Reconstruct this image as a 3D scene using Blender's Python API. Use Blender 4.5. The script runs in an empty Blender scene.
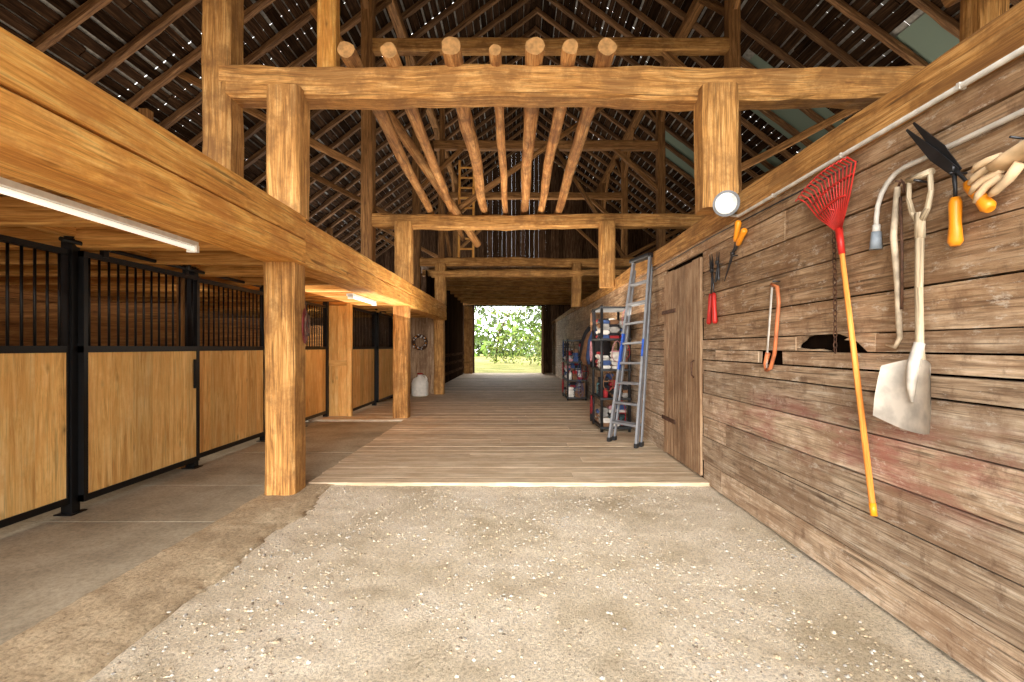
import bpy, math, random
from mathutils import Vector, Matrix, noise
random.seed(7)
R = random.random
def U(a, b): return a + (b - a) * random.random()

# ------------------------------------------------------------------ materials
def lin(c):
    o = []
    for x in c[:3]:
        x = x / 255.0
        o.append(x / 12.92 if x <= 0.04045 else ((x + 0.055) / 1.055) ** 2.4)
    return (o[0], o[1], o[2], 1.0)

def newmat(name):
    m = bpy.data.materials.new(name); m.use_nodes = True
    nt = m.node_tree; nt.nodes.clear()
    out = nt.nodes.new('ShaderNodeOutputMaterial')
    b = nt.nodes.new('ShaderNodeBsdfPrincipled')
    nt.links.new(b.outputs[0], out.inputs[0])
    return m, nt, b

def N(nt, t, **kw):
    n = nt.nodes.new(t)
    for k, v in kw.items():
        if k in n.inputs: n.inputs[k].default_value = v
        else: setattr(n, k, v)
    return n

def ramp(nt, stops):
    r = nt.nodes.new('ShaderNodeValToRGB')
    e = r.color_ramp.elements
    e[0].position, e[0].color = stops[0]
    e[1].position, e[1].color = stops[-1]
    for p, c in stops[1:-1]:
        x = e.new(p); x.color = c
    return r

def mixc(nt, fac, a, b, mode='MIX'):
    m = nt.nodes.new('ShaderNodeMix'); m.data_type = 'RGBA'; m.blend_type = mode
    for sock, val in ((m.inputs[0], fac), (m.inputs[6], a), (m.inputs[7], b)):
        if hasattr(val, 'links'): nt.links.new(val, sock)
        else: sock.default_value = val
    return m.outputs[2]

def wood(name, dark, mid, light, var=0.3, stain=None, stain_amt=0.5, rough=0.75, knots=0.6, bump=0.35, across=14, redband=False, crack=0.5, check=0.55, spec=0.25):
    m, nt, b = newmat(name); L = nt.links.new
    uv = N(nt, 'ShaderNodeUVMap')
    mp = N(nt, 'ShaderNodeMapping'); mp.inputs['Scale'].default_value = (0.9, across, 1); L(uv.outputs[0], mp.inputs[0])
    n1 = N(nt, 'ShaderNodeTexNoise', Scale=1.6, Detail=8.0, Roughness=0.7, Distortion=0.8); L(mp.outputs[0], n1.inputs['Vector'])
    r1 = ramp(nt, [(0.34, lin(dark)), (0.5, lin(mid)), (0.66, lin(light))]); L(n1.outputs[0], r1.inputs[0])
    col = r1.outputs[0]
    mp2 = N(nt, 'ShaderNodeMapping'); mp2.inputs['Scale'].default_value = (2.2, across * 6, 1); L(uv.outputs[0], mp2.inputs[0])
    n2 = N(nt, 'ShaderNodeTexNoise', Scale=1.3, Detail=5.0, Roughness=0.65); L(mp2.outputs[0], n2.inputs['Vector'])
    r2 = ramp(nt, [(0.34, (1 - crack,) * 3 + (1,)), (0.5, (1, 1, 1, 1)), (0.72, (1.12, 1.12, 1.12, 1))]); L(n2.outputs[0], r2.inputs[0])
    col = mixc(nt, 0.9, col, r2.outputs[0], 'MULTIPLY')
    if check > 0:
        mpc = N(nt, 'ShaderNodeMapping'); mpc.inputs['Scale'].default_value = (0.8, across * 2.4, 1); mpc.inputs['Location'].default_value = (7, 3, 0); L(uv.outputs[0], mpc.inputs[0])
        nc = N(nt, 'ShaderNodeTexNoise', Scale=1.1, Detail=3.0, Roughness=0.5, Distortion=0.3); L(mpc.outputs[0], nc.inputs['Vector'])
        rc = ramp(nt, [(0.32, (1 - check,) * 3 + (1,)), (0.365, (1, 1, 1, 1))]); L(nc.outputs[0], rc.inputs[0])
        col = mixc(nt, 1.0, col, rc.outputs[0], 'MULTIPLY')
    if knots > 0:
        mp3 = N(nt, 'ShaderNodeMapping'); mp3.inputs['Scale'].default_value = (2.6, 6.0, 1); L(uv.outputs[0], mp3.inputs[0])
        v = N(nt, 'ShaderNodeTexVoronoi', Scale=1.0); L(mp3.outputs[0], v.inputs['Vector'])
        r3 = ramp(nt, [(0.03, (knots,) * 3 + (1,)), (0.07, (knots * .5,) * 3 + (1,)), (0.16, (0, 0, 0, 1))]); L(v.outputs['Distance'], r3.inputs[0])
        col = mixc(nt, r3.outputs[0], col, lin([c * 0.6 for c in dark]))
    n4 = N(nt, 'ShaderNodeTexNoise', Scale=2.2, Detail=8.0, Roughness=0.72); L(uv.outputs[0], n4.inputs['Vector'])
    if stain:
        r4 = ramp(nt, [(0.46, (0, 0, 0, 1)), (0.58, (stain_amt,) * 3 + (1,))]); L(n4.outputs[0], r4.inputs[0])
        col = mixc(nt, r4.outputs[0], col, lin(stain))
    if redband:
        g = N(nt, 'ShaderNodeNewGeometry'); sx = N(nt, 'ShaderNodeSeparateXYZ'); L(g.outputs['Position'], sx.inputs[0])
        ns = N(nt, 'ShaderNodeTexNoise', Scale=1.2, Detail=8.0, Roughness=0.72)
        mpg = N(nt, 'ShaderNodeMapping'); mpg.inputs['Scale'].default_value = (1, 0.8, 3); L(g.outputs['Position'], mpg.inputs[0]); L(mpg.outputs[0], ns.inputs['Vector'])
        rz = ramp(nt, [(0.19, (0, 0, 0, 1)), (0.26, (1, 1, 1, 1)), (0.35, (1, 1, 1, 1)), (0.39, (0, 0, 0, 1))])
        dv = N(nt, 'ShaderNodeMath', operation='DIVIDE'); L(sx.outputs[2], dv.inputs[0]); dv.inputs[1].default_value = 3.0
        L(dv.outputs[0], rz.inputs[0])
        rn = ramp(nt, [(0.44, (0, 0, 0, 1)), (0.58, (0.72, 0.72, 0.72, 1))]); L(ns.outputs[0], rn.inputs[0])
        ry = ramp(nt, [(0.4, (1, 1, 1, 1)), (0.55, (0, 0, 0, 1))])
        dy = N(nt, 'ShaderNodeMath', operation='DIVIDE'); L(sx.outputs[1], dy.inputs[0]); dy.inputs[1].default_value = 10.0
        L(dy.outputs[0], ry.inputs[0])
        mm = mixc(nt, 1.0, rz.outputs[0], rn.outputs[0], 'MULTIPLY'); mm = mixc(nt, 1.0, mm, ry.outputs[0], 'MULTIPLY')
        col = mixc(nt, mm, col, lin((160, 98, 88)))
        rt = ramp(nt, [(0.38, (0, 0, 0, 1)), (0.6, (0.8, 0.8, 0.8, 1))]); L(dv.outputs[0], rt.inputs[0])
        col = mixc(nt, rt.outputs[0], col, mixc(nt, 1.0, col, lin((224, 202, 176)), 'MULTIPLY'))
        mps = N(nt, 'ShaderNodeMapping'); mps.inputs['Scale'].default_value = (1, 3, 9); mps.inputs['Rotation'].default_value = (0.3, 0, 0); L(g.outputs['Position'], mps.inputs[0])
        n5 = N(nt, 'ShaderNodeTexNoise', Scale=2.5, Detail=9.0, Roughness=0.8); L(mps.outputs[0], n5.inputs['Vector'])
        r5 = ramp(nt, [(0.56, (0, 0, 0, 1)), (0.63, (0.65, 0.65, 0.65, 1))]); L(n5.outputs[0], r5.inputs[0])
        col = mixc(nt, r5.outputs[0], col, lin((222, 210, 192)))
        mpd = N(nt, 'ShaderNodeMapping'); mpd.inputs['Scale'].default_value = (1, 5, 4); mpd.inputs['Location'].default_value = (3, 8, 1); L(g.outputs['Position'], mpd.inputs[0])
        n6 = N(nt, 'ShaderNodeTexNoise', Scale=1.6, Detail=8.0, Roughness=0.75); L(mpd.outputs[0], n6.inputs['Vector'])
        r6 = ramp(nt, [(0.55, (0, 0, 0, 1)), (0.66, (0.55, 0.55, 0.55, 1))]); L(n6.outputs[0], r6.inputs[0])
        col = mixc(nt, r6.outputs[0], col, lin((104, 76, 58)))
    at = N(nt, 'ShaderNodeAttribute', attribute_name='rnd')
    mr = N(nt, 'ShaderNodeMapRange'); L(at.outputs['Fac'], mr.inputs[0]); mr.inputs[3].default_value = 1 - var; mr.inputs[4].default_value = 1 + var * 0.6
    hs = N(nt, 'ShaderNodeHueSaturation'); L(mr.outputs[0], hs.inputs['Value']); L(col, hs.inputs['Color'])
    L(hs.outputs[0], b.inputs['Base Color'])
    b.inputs['Roughness'].default_value = rough
    b.inputs['Specular IOR Level'].default_value = spec
    ad = N(nt, 'ShaderNodeMath', operation='ADD'); L(n1.outputs[0], ad.inputs[0]); L(n2.outputs[0], ad.inputs[1])
    bp = N(nt, 'ShaderNodeBump', Strength=bump, Distance=0.012); L(ad.outputs[0], bp.inputs['Height']); L(bp.outputs[0], b.inputs['Normal'])
    return m

def plain(name, c, rough=0.5, metal=0.0, noise_amt=0.12, nscale=12, spec=0.4):
    m, nt, b = newmat(name); L = nt.links.new
    tc = N(nt, 'ShaderNodeTexCoord')
    n = N(nt, 'ShaderNodeTexNoise', Scale=float(nscale), Detail=5.0); L(tc.outputs['Object'], n.inputs['Vector'])
    k = 1 - noise_amt * 2
    r = ramp(nt, [(0.3, lin([x * k for x in c])), (0.65, lin(c))]); L(n.outputs[0], r.inputs[0])
    L(r.outputs[0], b.inputs['Base Color'])
    b.inputs['Roughness'].default_value = rough; b.inputs['Metallic'].default_value = metal
    b.inputs['Specular IOR Level'].default_value = spec
    return m

def ground(name, cs, fine=90, rough=0.95, bump=0.6, big=1.2, bdist=0.02, con=1.0):
    m, nt, b = newmat(name); L = nt.links.new
    g = N(nt, 'ShaderNodeNewGeometry')
    a = N(nt, 'ShaderNodeTexNoise', Scale=big, Detail=8.0, Roughness=0.65); L(g.outputs['Position'], a.inputs['Vector'])
    r = ramp(nt, [(0.35, lin(cs[0])), (0.5, lin(cs[1])), (0.66, lin(cs[2]))]); L(a.outputs[0], r.inputs[0])
    f = N(nt, 'ShaderNodeTexNoise', Scale=float(fine), Detail=7.0, Roughness=0.85); L(g.outputs['Position'], f.inputs['Vector'])
    rf = ramp(nt, [(0.38, (1-.6*con, 1-.62*con, 1-.64*con, 1)), (0.5, (0.95, 0.95, 0.95, 1)), (0.62, (1+.25*con, 1+.24*con, 1+.22*con, 1))]); L(f.outputs[0], rf.inputs[0])
    col = mixc(nt, 0.9, r.outputs[0], rf.outputs[0], 'MULTIPLY')
    L(col, b.inputs['Base Color']); b.inputs['Roughness'].default_value = rough
    b.inputs['Specular IOR Level'].default_value = 0.15
    bp = N(nt, 'ShaderNodeBump', Strength=bump, Distance=bdist); L(f.outputs[0], bp.inputs['Height']); L(bp.outputs[0], b.inputs['Normal'])
    return m

M_newbeam = wood('wood_new_timber', (184, 120, 50), (224, 162, 80), (242, 196, 116), var=0.12, stain=(184, 118, 56), stain_amt=0.5, crack=.4, knots=.8, across=10)
M_timber = wood('wood_old_timber', (132, 88, 44), (190, 138, 76), (222, 176, 112), var=0.2, stain=(120, 82, 46), stain_amt=0.6, across=16, crack=.6)
M_pole = wood('wood_pole', (126, 78, 40), (182, 128, 74), (212, 164, 106), var=0.25, across=10, stain=(100, 66, 40), stain_amt=0.6)
M_poleend = plain('wood_pole_end', (206, 156, 98), 0.8, nscale=20)
M_stall = wood('wood_stall_board', (206, 152, 84), (236, 192, 118), (248, 214, 150), var=0.2, knots=0.8, across=9, crack=0.25, check=.25, stain=(226, 170, 96), stain_amt=.5)
M_rwall = wood('wood_weathered_wall', (144, 120, 98), (196, 172, 144), (232, 214, 190), var=0.3, stain=(146, 116, 90), stain_amt=0.6, knots=0.7, redband=True, crack=0.6, across=12, bump=0.5)
M_door = wood('wood_weathered_door', (124, 94, 68), (170, 138, 106), (204, 176, 144), var=0.25, stain=(122, 88, 64), stain_amt=0.5)
M_plank = wood('wood_floor_plank', (172, 150, 122), (212, 192, 162), (234, 216, 192), var=0.2, knots=0.4, stain=(182, 158, 128), stain_amt=0.6, across=10, crack=0.4, check=.4)
M_dark = wood('wood_dark_barn', (44, 31, 22), (80, 58, 42), (114, 88, 66), var=0.45, knots=0, rough=1, spec=0)
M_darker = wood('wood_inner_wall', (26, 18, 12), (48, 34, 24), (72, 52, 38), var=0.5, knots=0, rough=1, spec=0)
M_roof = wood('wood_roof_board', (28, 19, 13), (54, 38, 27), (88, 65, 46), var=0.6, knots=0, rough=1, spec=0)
M_rafter = wood('wood_rafter', (74, 50, 32), (118, 84, 54), (156, 118, 80), var=0.4, knots=0)
M_frame = wood('wood_upper_frame', (90, 60, 32), (140, 98, 56), (180, 134, 84), var=0.3)
M_joist = wood('wood_joist', (160, 104, 48), (206, 150, 80), (230, 180, 108), var=0.25, crack=.35)
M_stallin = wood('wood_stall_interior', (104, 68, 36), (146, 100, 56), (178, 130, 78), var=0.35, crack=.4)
M_black = plain('black_steel', (20, 20, 22), 0.4, 0.3)
M_blackpl = plain('black_plastic', (34, 34, 36), 0.5)
M_white = plain('white_paint', (232, 230, 224), 0.45, noise_amt=0.05)
M_conduit = plain('grey_white_conduit', (206, 200, 190), 0.5, noise_amt=0.08)
M_alu = plain('aluminium', (150, 154, 160), 0.4, 0.4, noise_amt=0.06)
M_aluw = plain('worn_aluminium', (222, 214, 202), 0.5, 0.15, noise_amt=0.10)
M_red = plain('red_paint', (196, 42, 34), 0.45)
M_orange = plain('orange_plastic', (240, 150, 30), 0.4, noise_amt=0.05)
M_handle = wood('wood_tool_handle', (206, 120, 48), (232, 152, 70), (244, 178, 98), var=0.05, knots=0, crack=0.2, check=0)
M_greyh = wood('wood_grey_handle', (150, 132, 106), (190, 172, 144), (214, 200, 172), var=0.05, knots=0)
M_rust = plain('rusty_metal', (110, 78, 60), 0.7, 0.4, 0.25, 30)
M_steel = plain('dark_steel', (70, 70, 72), 0.4, 0.7)
M_leather = plain('tan_leather', (226, 196, 156), 0.8, noise_amt=.10)
M_blue = plain('blue_plastic', (40, 90, 190), 0.5)
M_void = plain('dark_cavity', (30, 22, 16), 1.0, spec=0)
M_tin = plain('tin_roof', (170, 166, 158), 0.6, 0.1)
M_gravel = ground('gravel_ground', [(194, 178, 150), (222, 208, 184), (238, 226, 206)], fine=60, big=1.4, bdist=0.02, bump=0.8)
M_dirt = ground('dirt_edge', [(164, 144, 116), (188, 168, 138), (206, 188, 158)], fine=45, big=2.0)
M_conc = ground('concrete_slab', [(142, 131, 112), (166, 155, 134), (184, 173, 152)], fine=30, bump=0.12, big=1.0, con=.5)
M_grass = ground('grass_ground', [(120, 126, 60), (150, 148, 84), (184, 170, 112)], fine=12, big=0.5)
M_stone = plain('pebble', (218, 206, 186), 0.9, noise_amt=0.2, nscale=3)
def leafmat(name, c):
    m, nt, b = newmat(name); L = nt.links.new
    at = N(nt, 'ShaderNodeAttribute', attribute_name='rnd')
    r = ramp(nt, [(0.0, lin([x * 0.5 for x in c])), (0.6, lin(c)), (1.0, lin([min(255, x * 1.35) for x in c]))]); L(at.outputs['Fac'], r.inputs[0])
    L(r.outputs[0], b.inputs['Base Color']); b.inputs['Roughness'].default_value = 0.6
    return m
M_leaf = leafmat('leaf_green', (88, 112, 42))
M_leaf2 = leafmat('leaf_yellow_green', (136, 148, 64))
def fiberglass():
    m = bpy.data.materials.new('fiberglass_panel'); m.use_nodes = True; nt = m.node_tree; nt.nodes.clear()
    o = nt.nodes.new('ShaderNodeOutputMaterial'); t = nt.nodes.new('ShaderNodeBsdfTranslucent'); t.inputs[0].default_value = (0.06, 0.08, 0.06, 1)
    d = nt.nodes.new('ShaderNodeBsdfDiffuse'); d.inputs[0].default_value = (0.2, 0.25, 0.2, 1); a = nt.nodes.new('ShaderNodeAddShader')
    nt.links.new(t.outputs[0], a.inputs[0]); nt.links.new(d.outputs[0], a.inputs[1]); nt.links.new(a.outputs[0], o.inputs[0]); return m
M_fiber = fiberglass()
def glow(name, c, s):
    m, nt, b = newmat(name); b.inputs['Base Color'].default_value = lin(c); b.inputs['Emission Color'].default_value = lin(c); b.inputs['Emission Strength'].default_value = s; return m
M_tube = glow('fluorescent_tube', (255, 246, 230), 0.8)

# ------------------------------------------------------------------ mesh builder
class MB:
    def __init__(s): s.v = []; s.f = []; s.uv = []; s.m = []; s.r = []; s.s = []
    def face(s, idx, uvs, mat=0, rnd=0.5, sm=False):
        s.f.append(idx); s.uv.extend(uvs); s.m.append(mat); s.r.append(rnd); s.s.append(sm)
    def box(s, lo, hi, g=0, mat=0, rnd=None, M=None, jit=0.0):
        if rnd is None: rnd = R()
        o = (U(0, 50), U(0, 50)); b = len(s.v); P = []
        for i in range(8):
            p = Vector([hi[k] if (i >> k) & 1 else lo[k] for k in range(3)])
            if jit: p += Vector([U(-jit, jit) for _ in range(3)])
            P.append(p.copy()); s.v.append(M @ p if M else p)
        for idx, ax in (((0, 4, 6, 2), 0), ((1, 3, 7, 5), 0), ((0, 1, 5, 4), 1), ((2, 6, 7, 3), 1), ((0, 2, 3, 1), 2), ((4, 5, 7, 6), 2)):
            if ax == g: a, c = (g + 1) % 3, (g + 2) % 3
            else: a = g; c = 3 - g - ax
            sc = ax * 0.37
            s.face([b + i for i in idx], [(P[i][a] + o[0], P[i][c] + o[1] + sc) for i in idx], mat, rnd)
    def beam(s, p0, p1, w, h, up=(0, 0, 1), seg=None, wob=0.0, ch=0.12, mat=0, rnd=None, taper=1.0, endmat=None):
        p0 = Vector(p0); p1 = Vector(p1); d = p1 - p0; Ln = d.length; d.normalize()
        up = Vector(up)
        side = d.cross(up).normalized(); upv = side.cross(d).normalized()
        if seg is None: seg = max(1, int(Ln / 0.2)) if wob else 1
        if rnd is None: rnd = R()
        c = min(w, h) * ch; sh = [(w/2, -h/2+c), (w/2, h/2-c), (w/2-c, h/2), (-w/2+c, h/2), (-w/2, h/2-c), (-w/2, -h/2+c), (-w/2+c, -h/2), (w/2-c, -h/2)]
        per = [0]
        for i in range(8):
            a = Vector(sh[i]); bb = Vector(sh[(i + 1) % 8]); per.append(per[-1] + (bb - a).length)
        o = (U(0, 50), U(0, 50)); b = len(s.v); q = U(0, 99)
        for j in range(seg + 1):
            t = j / seg; sc = 1 + (taper - 1) * t
            cen = p0 + d * Ln * t
            if wob: cen = cen + side * wob * noise.noise(Vector((t * Ln * 0.5, q, 0))) * 1.3 + upv * wob * noise.noise(Vector((t * Ln * 0.5, q, 9))) * 1.3
            for i, (x, y) in enumerate(sh):
                k = sc * (1 + (wob * 1.5 / w) * noise.noise(Vector((t * Ln * 2.8, i * 1.7, q))) if wob else 1)
                s.v.append(cen + side * x * k + upv * y * k)
        for j in range(seg):
            for i in range(8):
                i2 = (i + 1) % 8; u0 = Ln * j / seg + o[0]; u1 = Ln * (j + 1) / seg + o[0]
                s.face([b+j*8+i, b+j*8+i2, b+(j+1)*8+i2, b+(j+1)*8+i], [(u0, per[i]+o[1]), (u0, per[i+1]+o[1]), (u1, per[i+1]+o[1]), (u1, per[i]+o[1])], mat, rnd)
        em = mat if endmat is None else endmat
        s.face([b + i for i in range(7, -1, -1)], [sh[i] for i in range(7, -1, -1)], em, rnd)
        s.face([b + seg*8 + i for i in range(8)], sh, em, rnd)
    def tube(s, pts, rad, n=10, mat=0, rnd=None, endmat=None, flat=1.0, wob=0):
        pts = [Vector(p) for p in pts]
        if not isinstance(rad, (list, tuple)): rad = [rad] * len(pts)
        if rnd is None: rnd = R()
        b = len(s.v); o = (U(0, 50), U(0, 50)); q = U(0, 99); ln = 0; lens = []
        d0 = (pts[1] - pts[0]).normalized(); ref = Vector((0, 0, 1)) if abs(d0.z) < 0.9 else Vector((0, 1, 0))
        sd = d0.cross(ref).normalized()
        for j, p in enumerate(pts):
            if j: ln += (p - pts[j-1]).length
            lens.append(ln)
            d = (pts[min(j+1, len(pts)-1)] - pts[max(j-1, 0)]).normalized()
            sd = (sd - d * sd.dot(d)).normalized(); u = sd.cross(d)
            for i in range(n):
                a = 2 * math.pi * i / n
                k = rad[j] * (1 + wob * noise.noise(Vector((j * 0.6, math.cos(a) * 1.2, math.sin(a) * 1.2 + q))))
                s.v.append(p + sd * math.cos(a) * k + u * math.sin(a) * k * flat)
        for j in range(len(pts) - 1):
            for i in range(n):
                i2 = (i + 1) % n; w = 2 * math.pi * max(rad[j], 1e-3) / n
                s.face([b+j*n+i, b+(j+1)*n+i, b+(j+1)*n+i2, b+j*n+i2], [(lens[j]+o[0], i*w+o[1]), (lens[j+1]+o[0], i*w+o[1]), (lens[j+1]+o[0], (i+1)*w+o[1]), (lens[j]+o[0], (i+1)*w+o[1])], mat, rnd, True)
        em = mat if endmat is None else endmat
        s.face([b+i for i in range(n)], [(0.3*math.cos(i), 0.3*math.sin(i)) for i in range(n)], em, rnd)
        e = b + (len(pts)-1)*n
        s.face([e+i for i in range(n-1, -1, -1)], [(0.3*math.cos(i), 0.3*math.sin(i)) for i in range(n)], em, rnd)
    def ball(s, c, r, n=10, k=7, mat=0, rnd=0.5, M=None, wob=0):
        c = Vector(c); r = Vector(r) if hasattr(r, '__len__') else Vector((r, r, r)); b = len(s.v); q = U(0, 99)
        for j in range(k + 1):
            th = math.pi * j / k
            for i in range(n):
                a = 2 * math.pi * i / n
                p = Vector((math.sin(th)*math.cos(a), math.sin(th)*math.sin(a), math.cos(th)))
                f = 1 + wob * noise.noise(p * 1.5 + Vector((q, 0, 0)))
                p = Vector((p.x*r.x, p.y*r.y, p.z*r.z)) * f
                if M: p = M @ p
                s.v.append(c + p)
        for j in range(k):
            for i in range(n):
                i2 = (i+1) % n
                s.face([b+j*n+i, b+(j+1)*n+i, b+(j+1)*n+i2, b+j*n+i2], [(i/n, j/k), (i/n, (j+1)/k), ((i+1)/n, (j+1)/k), ((i+1)/n, j/k)], mat, rnd, True)
    def prism(s, poly, off, mat=0, rnd=0.5):
        b = len(s.v); n = len(poly); off = Vector(off)
        for p in poly: s.v.append(Vector(p))
        for p in poly: s.v.append(Vector(p) + off)
        s.face(list(range(b, b+n)), [(Vector(p).y, Vector(p).z) for p in poly], mat, rnd)
        s.face(list(range(b+2*n-1, b+n-1, -1)), [(Vector(p).y, Vector(p).z) for p in reversed(poly)], mat, rnd)
        for i in range(n):
            j = (i+1) % n
            s.face([b+i, b+n+i, b+n+j, b+j], [(0, 0), (0, .1), (.1, .1), (.1, 0)], mat, rnd)
    def build(s, name, mats, parent=None, fixn=False):
        me = bpy.data.meshes.new(name); me.from_pydata([tuple(v) for v in s.v], [], s.f)
        for m in mats: me.materials.append(m)
        me.polygons.foreach_set('material_index', s.m); me.polygons.foreach_set('use_smooth', s.s)
        uvl = me.uv_layers.new(name='UVMap'); flat = [x for p in s.uv for x in (p[0], p[1])]
        uvl.data.foreach_set('uv', flat)
        a = me.attributes.new('rnd', 'FLOAT', 'FACE'); a.data.foreach_set('value', s.r)
        if fixn:
            import bmesh
            bm = bmesh.new(); bm.from_mesh(me); bmesh.ops.recalc_face_normals(bm, faces=bm.faces); bm.to_mesh(me); bm.free()
        me.update()
        o = bpy.data.objects.new(name, me); bpy.context.collection.objects.link(o)
        if parent: o.parent = parent
        return o
def empty(name):
    e = bpy.data.objects.new(name, None); e.empty_display_size = 0.1; bpy.context.collection.objects.link(e); return e
FRAME = empty('barn_timber_frame')

# ------------------------------------------------------------------ ground
def grid(name, x0, x1, y0, y1, step, zf, mat):
    b = MB(); nx = int((x1-x0)/step); ny = int((y1-y0)/step)
    for j in range(ny+1):
        for i in range(nx+1):
            x = x0 + (x1-x0)*i/nx; y = y0 + (y1-y0)*j/ny; b.v.append(Vector((x, y, zf(x, y))))
    for j in range(ny):
        for i in range(nx):
            a = j*(nx+1)+i; b.face([a, a+1, a+nx+2, a+nx+1], [(0, 0)]*4, 0, 0.5, True)
    return b.build(name, [mat])
def zg(x, y):
    z = 0.012*noise.noise(Vector((x*1.3, y*1.3, 0))) + 0.007*noise.noise(Vector((x*7, y*7, 3))) + 0.004*noise.noise(Vector((x*22, y*22, 5)))
    z -= 0.02
    if x < -1.7: z += 0.02*min(1, (-1.7-x)/0.5)
    if y > 4.9: z += 0.015*(y-4.9)/0.3
    return z
edge = lambda y: -1.93 + .07*noise.noise(Vector((y*1.7, 3, 3))) + .03*noise.noise(Vector((y*6, 3, 3)))
grid('ground_gravel', -2.3, 2.12, -2.5, 5.2, 0.045, zg, M_gravel)
def zd(x, y):
    e = abs(x + 2.25) / 0.36; k = min(1, max(0, (5.2-y)/1.2))
    return zg(x, y) + 0.02*max(0, 1-e*e)*k + 0.008*noise.noise(Vector((x*4, y*3, 8))) + (.008 if x < edge(y) else -.05)
grid('ground_dirt_edge', -2.56, -1.80, -2.5, 5.2, 0.03, zd, M_dirt)
b = MB()
for (y0, y1) in ((-2.5, 1.9), (1.915, 4.1), (4.115, 5.19), (5.2, 6.8), (6.815, 9.6)):
    b.box((-4.3, y0, -0.12), (-2.5 if y0 < 5 else -2.26, y1, 0.005), 1, 0)
b.box((-8, -2.5, -0.12), (-4.3, 15, -0.01), 1, 0)
b.build('floor_concrete', [M_conc])
# stones
b = MB()
ico = [(0, 0, -1), (.72, -.53, -.45), (-.28, -.85, -.45), (-.89, 0, -.45), (-.28, .85, -.45), (.72, .53, -.45), (.28, -.85, .45), (-.72, -.53, .45), (-.72, .53, .45), (.28, .85, .45), (.89, 0, .45), (0, 0, 1)]
icf = [(0, 1, 2), (1, 0, 5), (0, 2, 3), (0, 3, 4), (0, 4, 5), (1, 5, 10), (2, 1, 6), (3, 2, 7), (4, 3, 8), (5, 4, 9), (1, 10, 6), (2, 6, 7), (3, 7, 8), (4, 8, 9), (5, 9, 10), (6, 10, 11), (7, 6, 11), (8, 7, 11), (9, 8, 11), (10, 9, 11)]
for k in range(14000):
    y = 0.9 + 4.2 * (R() ** 1.2); x = U(-2.1, 2.05)
    if noise.noise(Vector((x*1.1, y*0.8, 4))) < -0.05 and R() < .7: continue
    if x < -1.95 and R() < .7: continue
    r = 0.003 + 0.009 * (R() ** 4); base = len(b.v); z = zg(x, y)+(.012 if x < -1.95 else 0)
    sx, sy, sz = r*U(.8, 1.5), r*U(.8, 1.5), r*U(.5, .9); mi = random.choice((0, 1, 1, 2, 2, 3))
    for p in ico: b.v.append(Vector((x+p[0]*sx*U(.85, 1.15), y+p[1]*sy*U(.85, 1.15), z+sz*.2+p[2]*sz)))
    for f in icf: b.face([base+i for i in f], [(0, 0)]*3, mi, .5)
b.build('gravel_stones', [M_stone, plain('pebble_tan', (194, 174, 144), .9), plain('pebble_grey', (190, 184, 174), .9), plain('pebble_dark', (140, 126, 108), .9)])
# plank floor (boards across the drive)
b = MB(); y = 5.2
while y < 27.3:
    w = U(.19, .27); x0 = -2.25 if y < 9.6 else -4.2
    z = 0.03
    if y < 5.3: w = 0.22
    cut = U(-1.2, 1.2)
    zz = z + U(-.002, .002)
    if R() < .5:
        b.box((x0+U(-.02, .02), y, -0.04), (cut-.002, y+w-.008, zz), 0); b.box((cut+.002, y, -0.04), (2.11, y+w-.008, zz+U(-.002, .002)), 0)
    else: b.box((x0+U(-.02, .02), y, -0.04), (2.11, y+w-.008, zz), 0)
    y += w
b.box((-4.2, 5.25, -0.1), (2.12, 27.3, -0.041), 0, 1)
b.build('floor_planks', [M_plank, M_void])
b = MB(); b.box((-60, 27.3, -0.3), (60, 110, -0.04), 0); b.build('ground_field', [M_grass])
b = MB(); b.box((-60, -60, -0.3), (60, -2.5, -0.04), 0); b.box((2.12, -2.5, -.3), (12, 27.3, -.05), 0); b.build('ground_yard', [M_gravel])

# ------------------------------------------------------------------ right wall
b = MB(); z = 0.0; rows = [0.24, 0.27, .22, .26, .25, .12, .11, .115, .23, .26, .25, .24, .28]
for ri, h in enumerate(rows):
    if z + h > 2.78: h = 2.78 - z
    y = -2.5 + U(-1, 0)
    if h <= 0.02: break
    while y < 27:
        ln = U(3.0, 5.2); y1 = min(27, y+ln); segs = [(y, y1)]
        o2 = []
        for a, c in segs:
            if z < 2.5 and a < 6.7 and c > 5.36:
                if a < 5.36: o2.append((a, 5.36))
                if c > 6.7: o2.append((6.7, c))
            else: o2.append((a, c))
        o3 = []
        for a, c in o2:
            hole = (2.80, 3.58) if ri == 7 else ((3.78, 4.14) if ri == 6 else None)
            if hole and a < hole[0] and c > hole[1]: o3 += [(a, hole[0]), (hole[1], c)]
            elif hole and a < hole[1] and c > hole[0]:
                if a < hole[0]: o3.append((a, hole[0]))
                if c > hole[1]: o3.append((hole[1], c))
            else: o3.append((a, c))
        rn = R()
        for a, c in o3:
            if c - a > .02:
                xo = U(-.006, .006); b.box((2.1+xo, a+.002, z+.003+U(0, .003)), (2.135, c-.002, z+h-.003-U(0, .004)), 1, 0, rn, jit=0.003)
        y = y1
    z += h
def splint(pts, rn): b.prism([(2.1, y, z) for y, z in pts], (.025, 0, 0), 0, rn)
splint([(2.80, 1.472), (2.80, 1.583), (3.10, 1.583), (3.02, 1.56), (3.06, 1.545), (2.95, 1.535), (2.9, 1.50), (2.86, 1.472)], .9)
splint([(3.58, 1.583), (3.58, 1.50), (3.54, 1.53), (3.5, 1.545), (3.46, 1.575), (3.40, 1.583)], .3)
splint([(3.58, 1.472), (3.2, 1.472), (3.3, 1.486), (3.42, 1.482), (3.58, 1.495)], .5)
b.box((2.16, -2.5, 0), (2.2, 27, 2.8), 1, 1, .1)
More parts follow.
